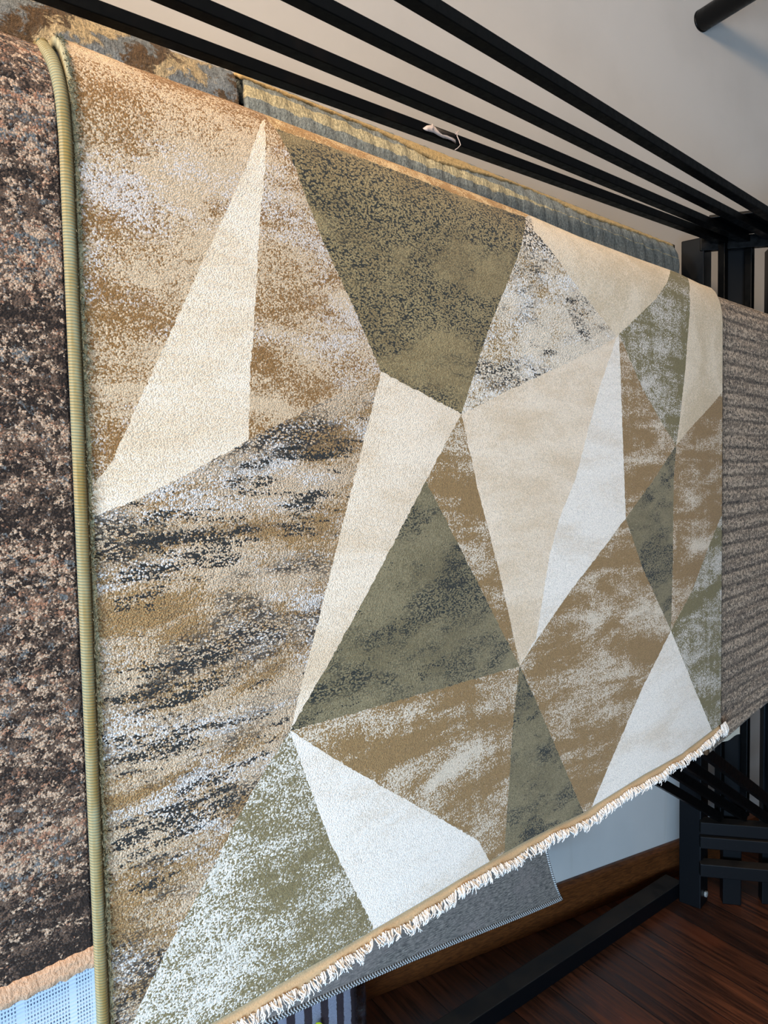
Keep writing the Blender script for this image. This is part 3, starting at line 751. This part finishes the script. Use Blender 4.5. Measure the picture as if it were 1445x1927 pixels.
row = g.M('FLOOR', g.M('DIVIDE', q[1], bw)); fr = g.M('FRACT', g.M('DIVIDE', q[1], bw))
rc = g.n('ShaderNodeTexWhiteNoise'); rc.noise_dimensions = '1D'; g.l.new(row, rc.inputs['W'])
ov = g.comb(g.M('ADD', q[0], g.M('MULTIPLY', rc.outputs['Value'], 9)), q[1], g.M('MULTIPLY', row, 3.7))
gr = g.noise(g.scale(ov, 3, 46), 1, 7, .68, 1.2); gr2 = g.noise(g.scale(ov, 1.6, 9), 1, 4, .6, .8)
c = g.mix(g.step(gr, .34, .68), (40, 22, 14), (98, 54, 31)); c = g.mix(g.M('MULTIPLY', g.step(gr2, .5, .7), .6), c, (36, 24, 20))
c = g.mix(g.M('MULTIPLY', g.step(g.noise(g.scale(ov, 2.2, 5, 1, (4, 4, 0)), 1, 4), .55, .7), .5), c, (120, 60, 32))
c = g.val(g.M('ADD', .7, g.M('MULTIPLY', rc.outputs['Value'], .6)), c)
seam = g.step(g.M('ABSOLUTE', g.M('SUBTRACT', fr, .5)), .485, .497)
c = g.mix(seam, c, (16, 11, 9))
scr = g.noise(g.scale(ov, 14, 70, 1, (1, 7, 0)), 1, 5, .75, 2.0)
c = g.mix(g.step(scr, .66, .74, 0, .7), c, (128, 106, 92))
g.color(c); g.put(g.b.inputs['Roughness'], g.step(gr, .3, .7, .32, .5)); g.bump(g.M('SUBTRACT', gr, g.M('MULTIPLY', seam, 2)), .35, .0015); M_floor = g.m
b = MB(); b.box(Vector((1.0, .5, -.05)), Vector((1, 0, 0)), Vector((0, 1, 0)), Z, 6, 6, .05); tag(b.build('floor', M_floor), None, None, None, 'structure')
b = MB(); b.box(Vector((1.0, .5, HC + .05)), Vector((1, 0, 0)), Vector((0, 1, 0)), Z, 6, 6, .05); tag(b.build('ceiling', plain('white_ceiling', (224, 218, 208), .85)), None, None, None, 'structure')
g = G('brown_varnished_wood', .4, .4); n = g.noise(g.scale(g.obj(), 40, 40, 300), 1, 4, .6, .5)
g.color(g.mix(g.step(n, .3, .7), (66, 34, 14), (102, 56, 24))); M_bb = g.m
b = MB(); prof = [(0, 0), (-.016, 0), (-.016, .095), (-.022, .100), (-.022, .112), (-.010, .120), (0, .120)]
for s in (-3.5, 6.0):
    for (o_, z_) in prof: b.v.append(LR.P(s, z_, o_)); b.uv.append((s, z_))
m = len(prof)
for i in range(m): b.f.append((i, (i + 1) % m, m + (i + 1) % m, m + i))
b.f += [tuple(range(m)), tuple(range(m, 2 * m))[::-1]]
tag(b.build('baseboard_back', M_bb, None, False, .002), None, None, None, 'structure')
# black pipe standing out from the wall
ps, pz = LR.hit(1319, 40)
pipe = empty('wall_pipe', 'thick round black pipe sticking out of the upper wall', 'pipe', LR.P(ps, pz))
a = LR.P(ps, pz, .0); d = -LR.n
b = MB(); b.tube([a + d * .001, a + d * 1.3], .034, 28); b.build('pipe', M_black, pipe, True, .002)
b = MB(); b.tube([a + d * .0005, a + d * .006], .0345, 28); b.build('flange', M_black, pipe, True)

# ------------------------------------------------------------------ light: cool daylight from behind left, warm ceiling lamps, an added low cool fill
def area(name, loc, aim, sx, sy, power, col):
    l = bpy.data.lights.new(name, 'AREA'); l.shape = 'RECTANGLE'; l.size = sx; l.size_y = sy; l.energy = power; l.color = col
    o = bpy.data.objects.new(name, l); COL.objects.link(o); o.location = loc
    o.rotation_euler = (Vector(aim) - Vector(loc)).to_track_quat('-Z', 'Y').to_euler(); return o
def spot(name, loc, aim, power, col, ang=70, blend=.7, r=.05):
    l = bpy.data.lights.new(name, 'SPOT'); l.energy = power; l.color = col; l.spot_size = math.radians(ang); l.spot_blend = blend; l.shadow_soft_size = r
    o = bpy.data.objects.new(name, l); COL.objects.link(o); o.location = loc
    o.rotation_euler = (Vector(aim) - Vector(loc)).to_track_quat('-Z', 'Y').to_euler(); return o
area('daylight', (-.6, -3.0, .95), (.5, 1.4, .7), 2.6, 1.5, 128, (.68, .83, 1.0))
area('low_cool_fill', (-.8, -1.5, .42), (.85, 2.35, .30), 1.3, .6, 112, (.32, .62, 1.0))  # added blue fill near the floor to brighten the lower wall, no real opening
area('high_daylight', (-3.0, -1.2, 2.75), (.8, 2.4, 2.4), .7, .5, 22, (.62, .80, 1.0))
area('ceiling_panel', (-.8, -1.0, 3.4), (.45, 1.25, 1.75), 1.1, 1.1, 126, (1.0, .765, .52))
spot('lamp_wall', (-1.5, -.6, 3.4), (1.2, 2.6, 2.3), 85, (1.0, .78, .55), 90, .8, .05)
W = bpy.data.worlds.new('room_ambient'); SC.world = W; W.use_nodes = True
W.node_tree.nodes['Background'].inputs['Color'].default_value = (.75, .86, 1.0, 1); W.node_tree.nodes['Background'].inputs['Strength'].default_value = .08
vs = SC.view_settings; vs.view_transform = 'Standard'; vs.look = 'None'; vs.exposure = 0.0; vs.gamma = 1.0; vs.use_curve_mapping = False
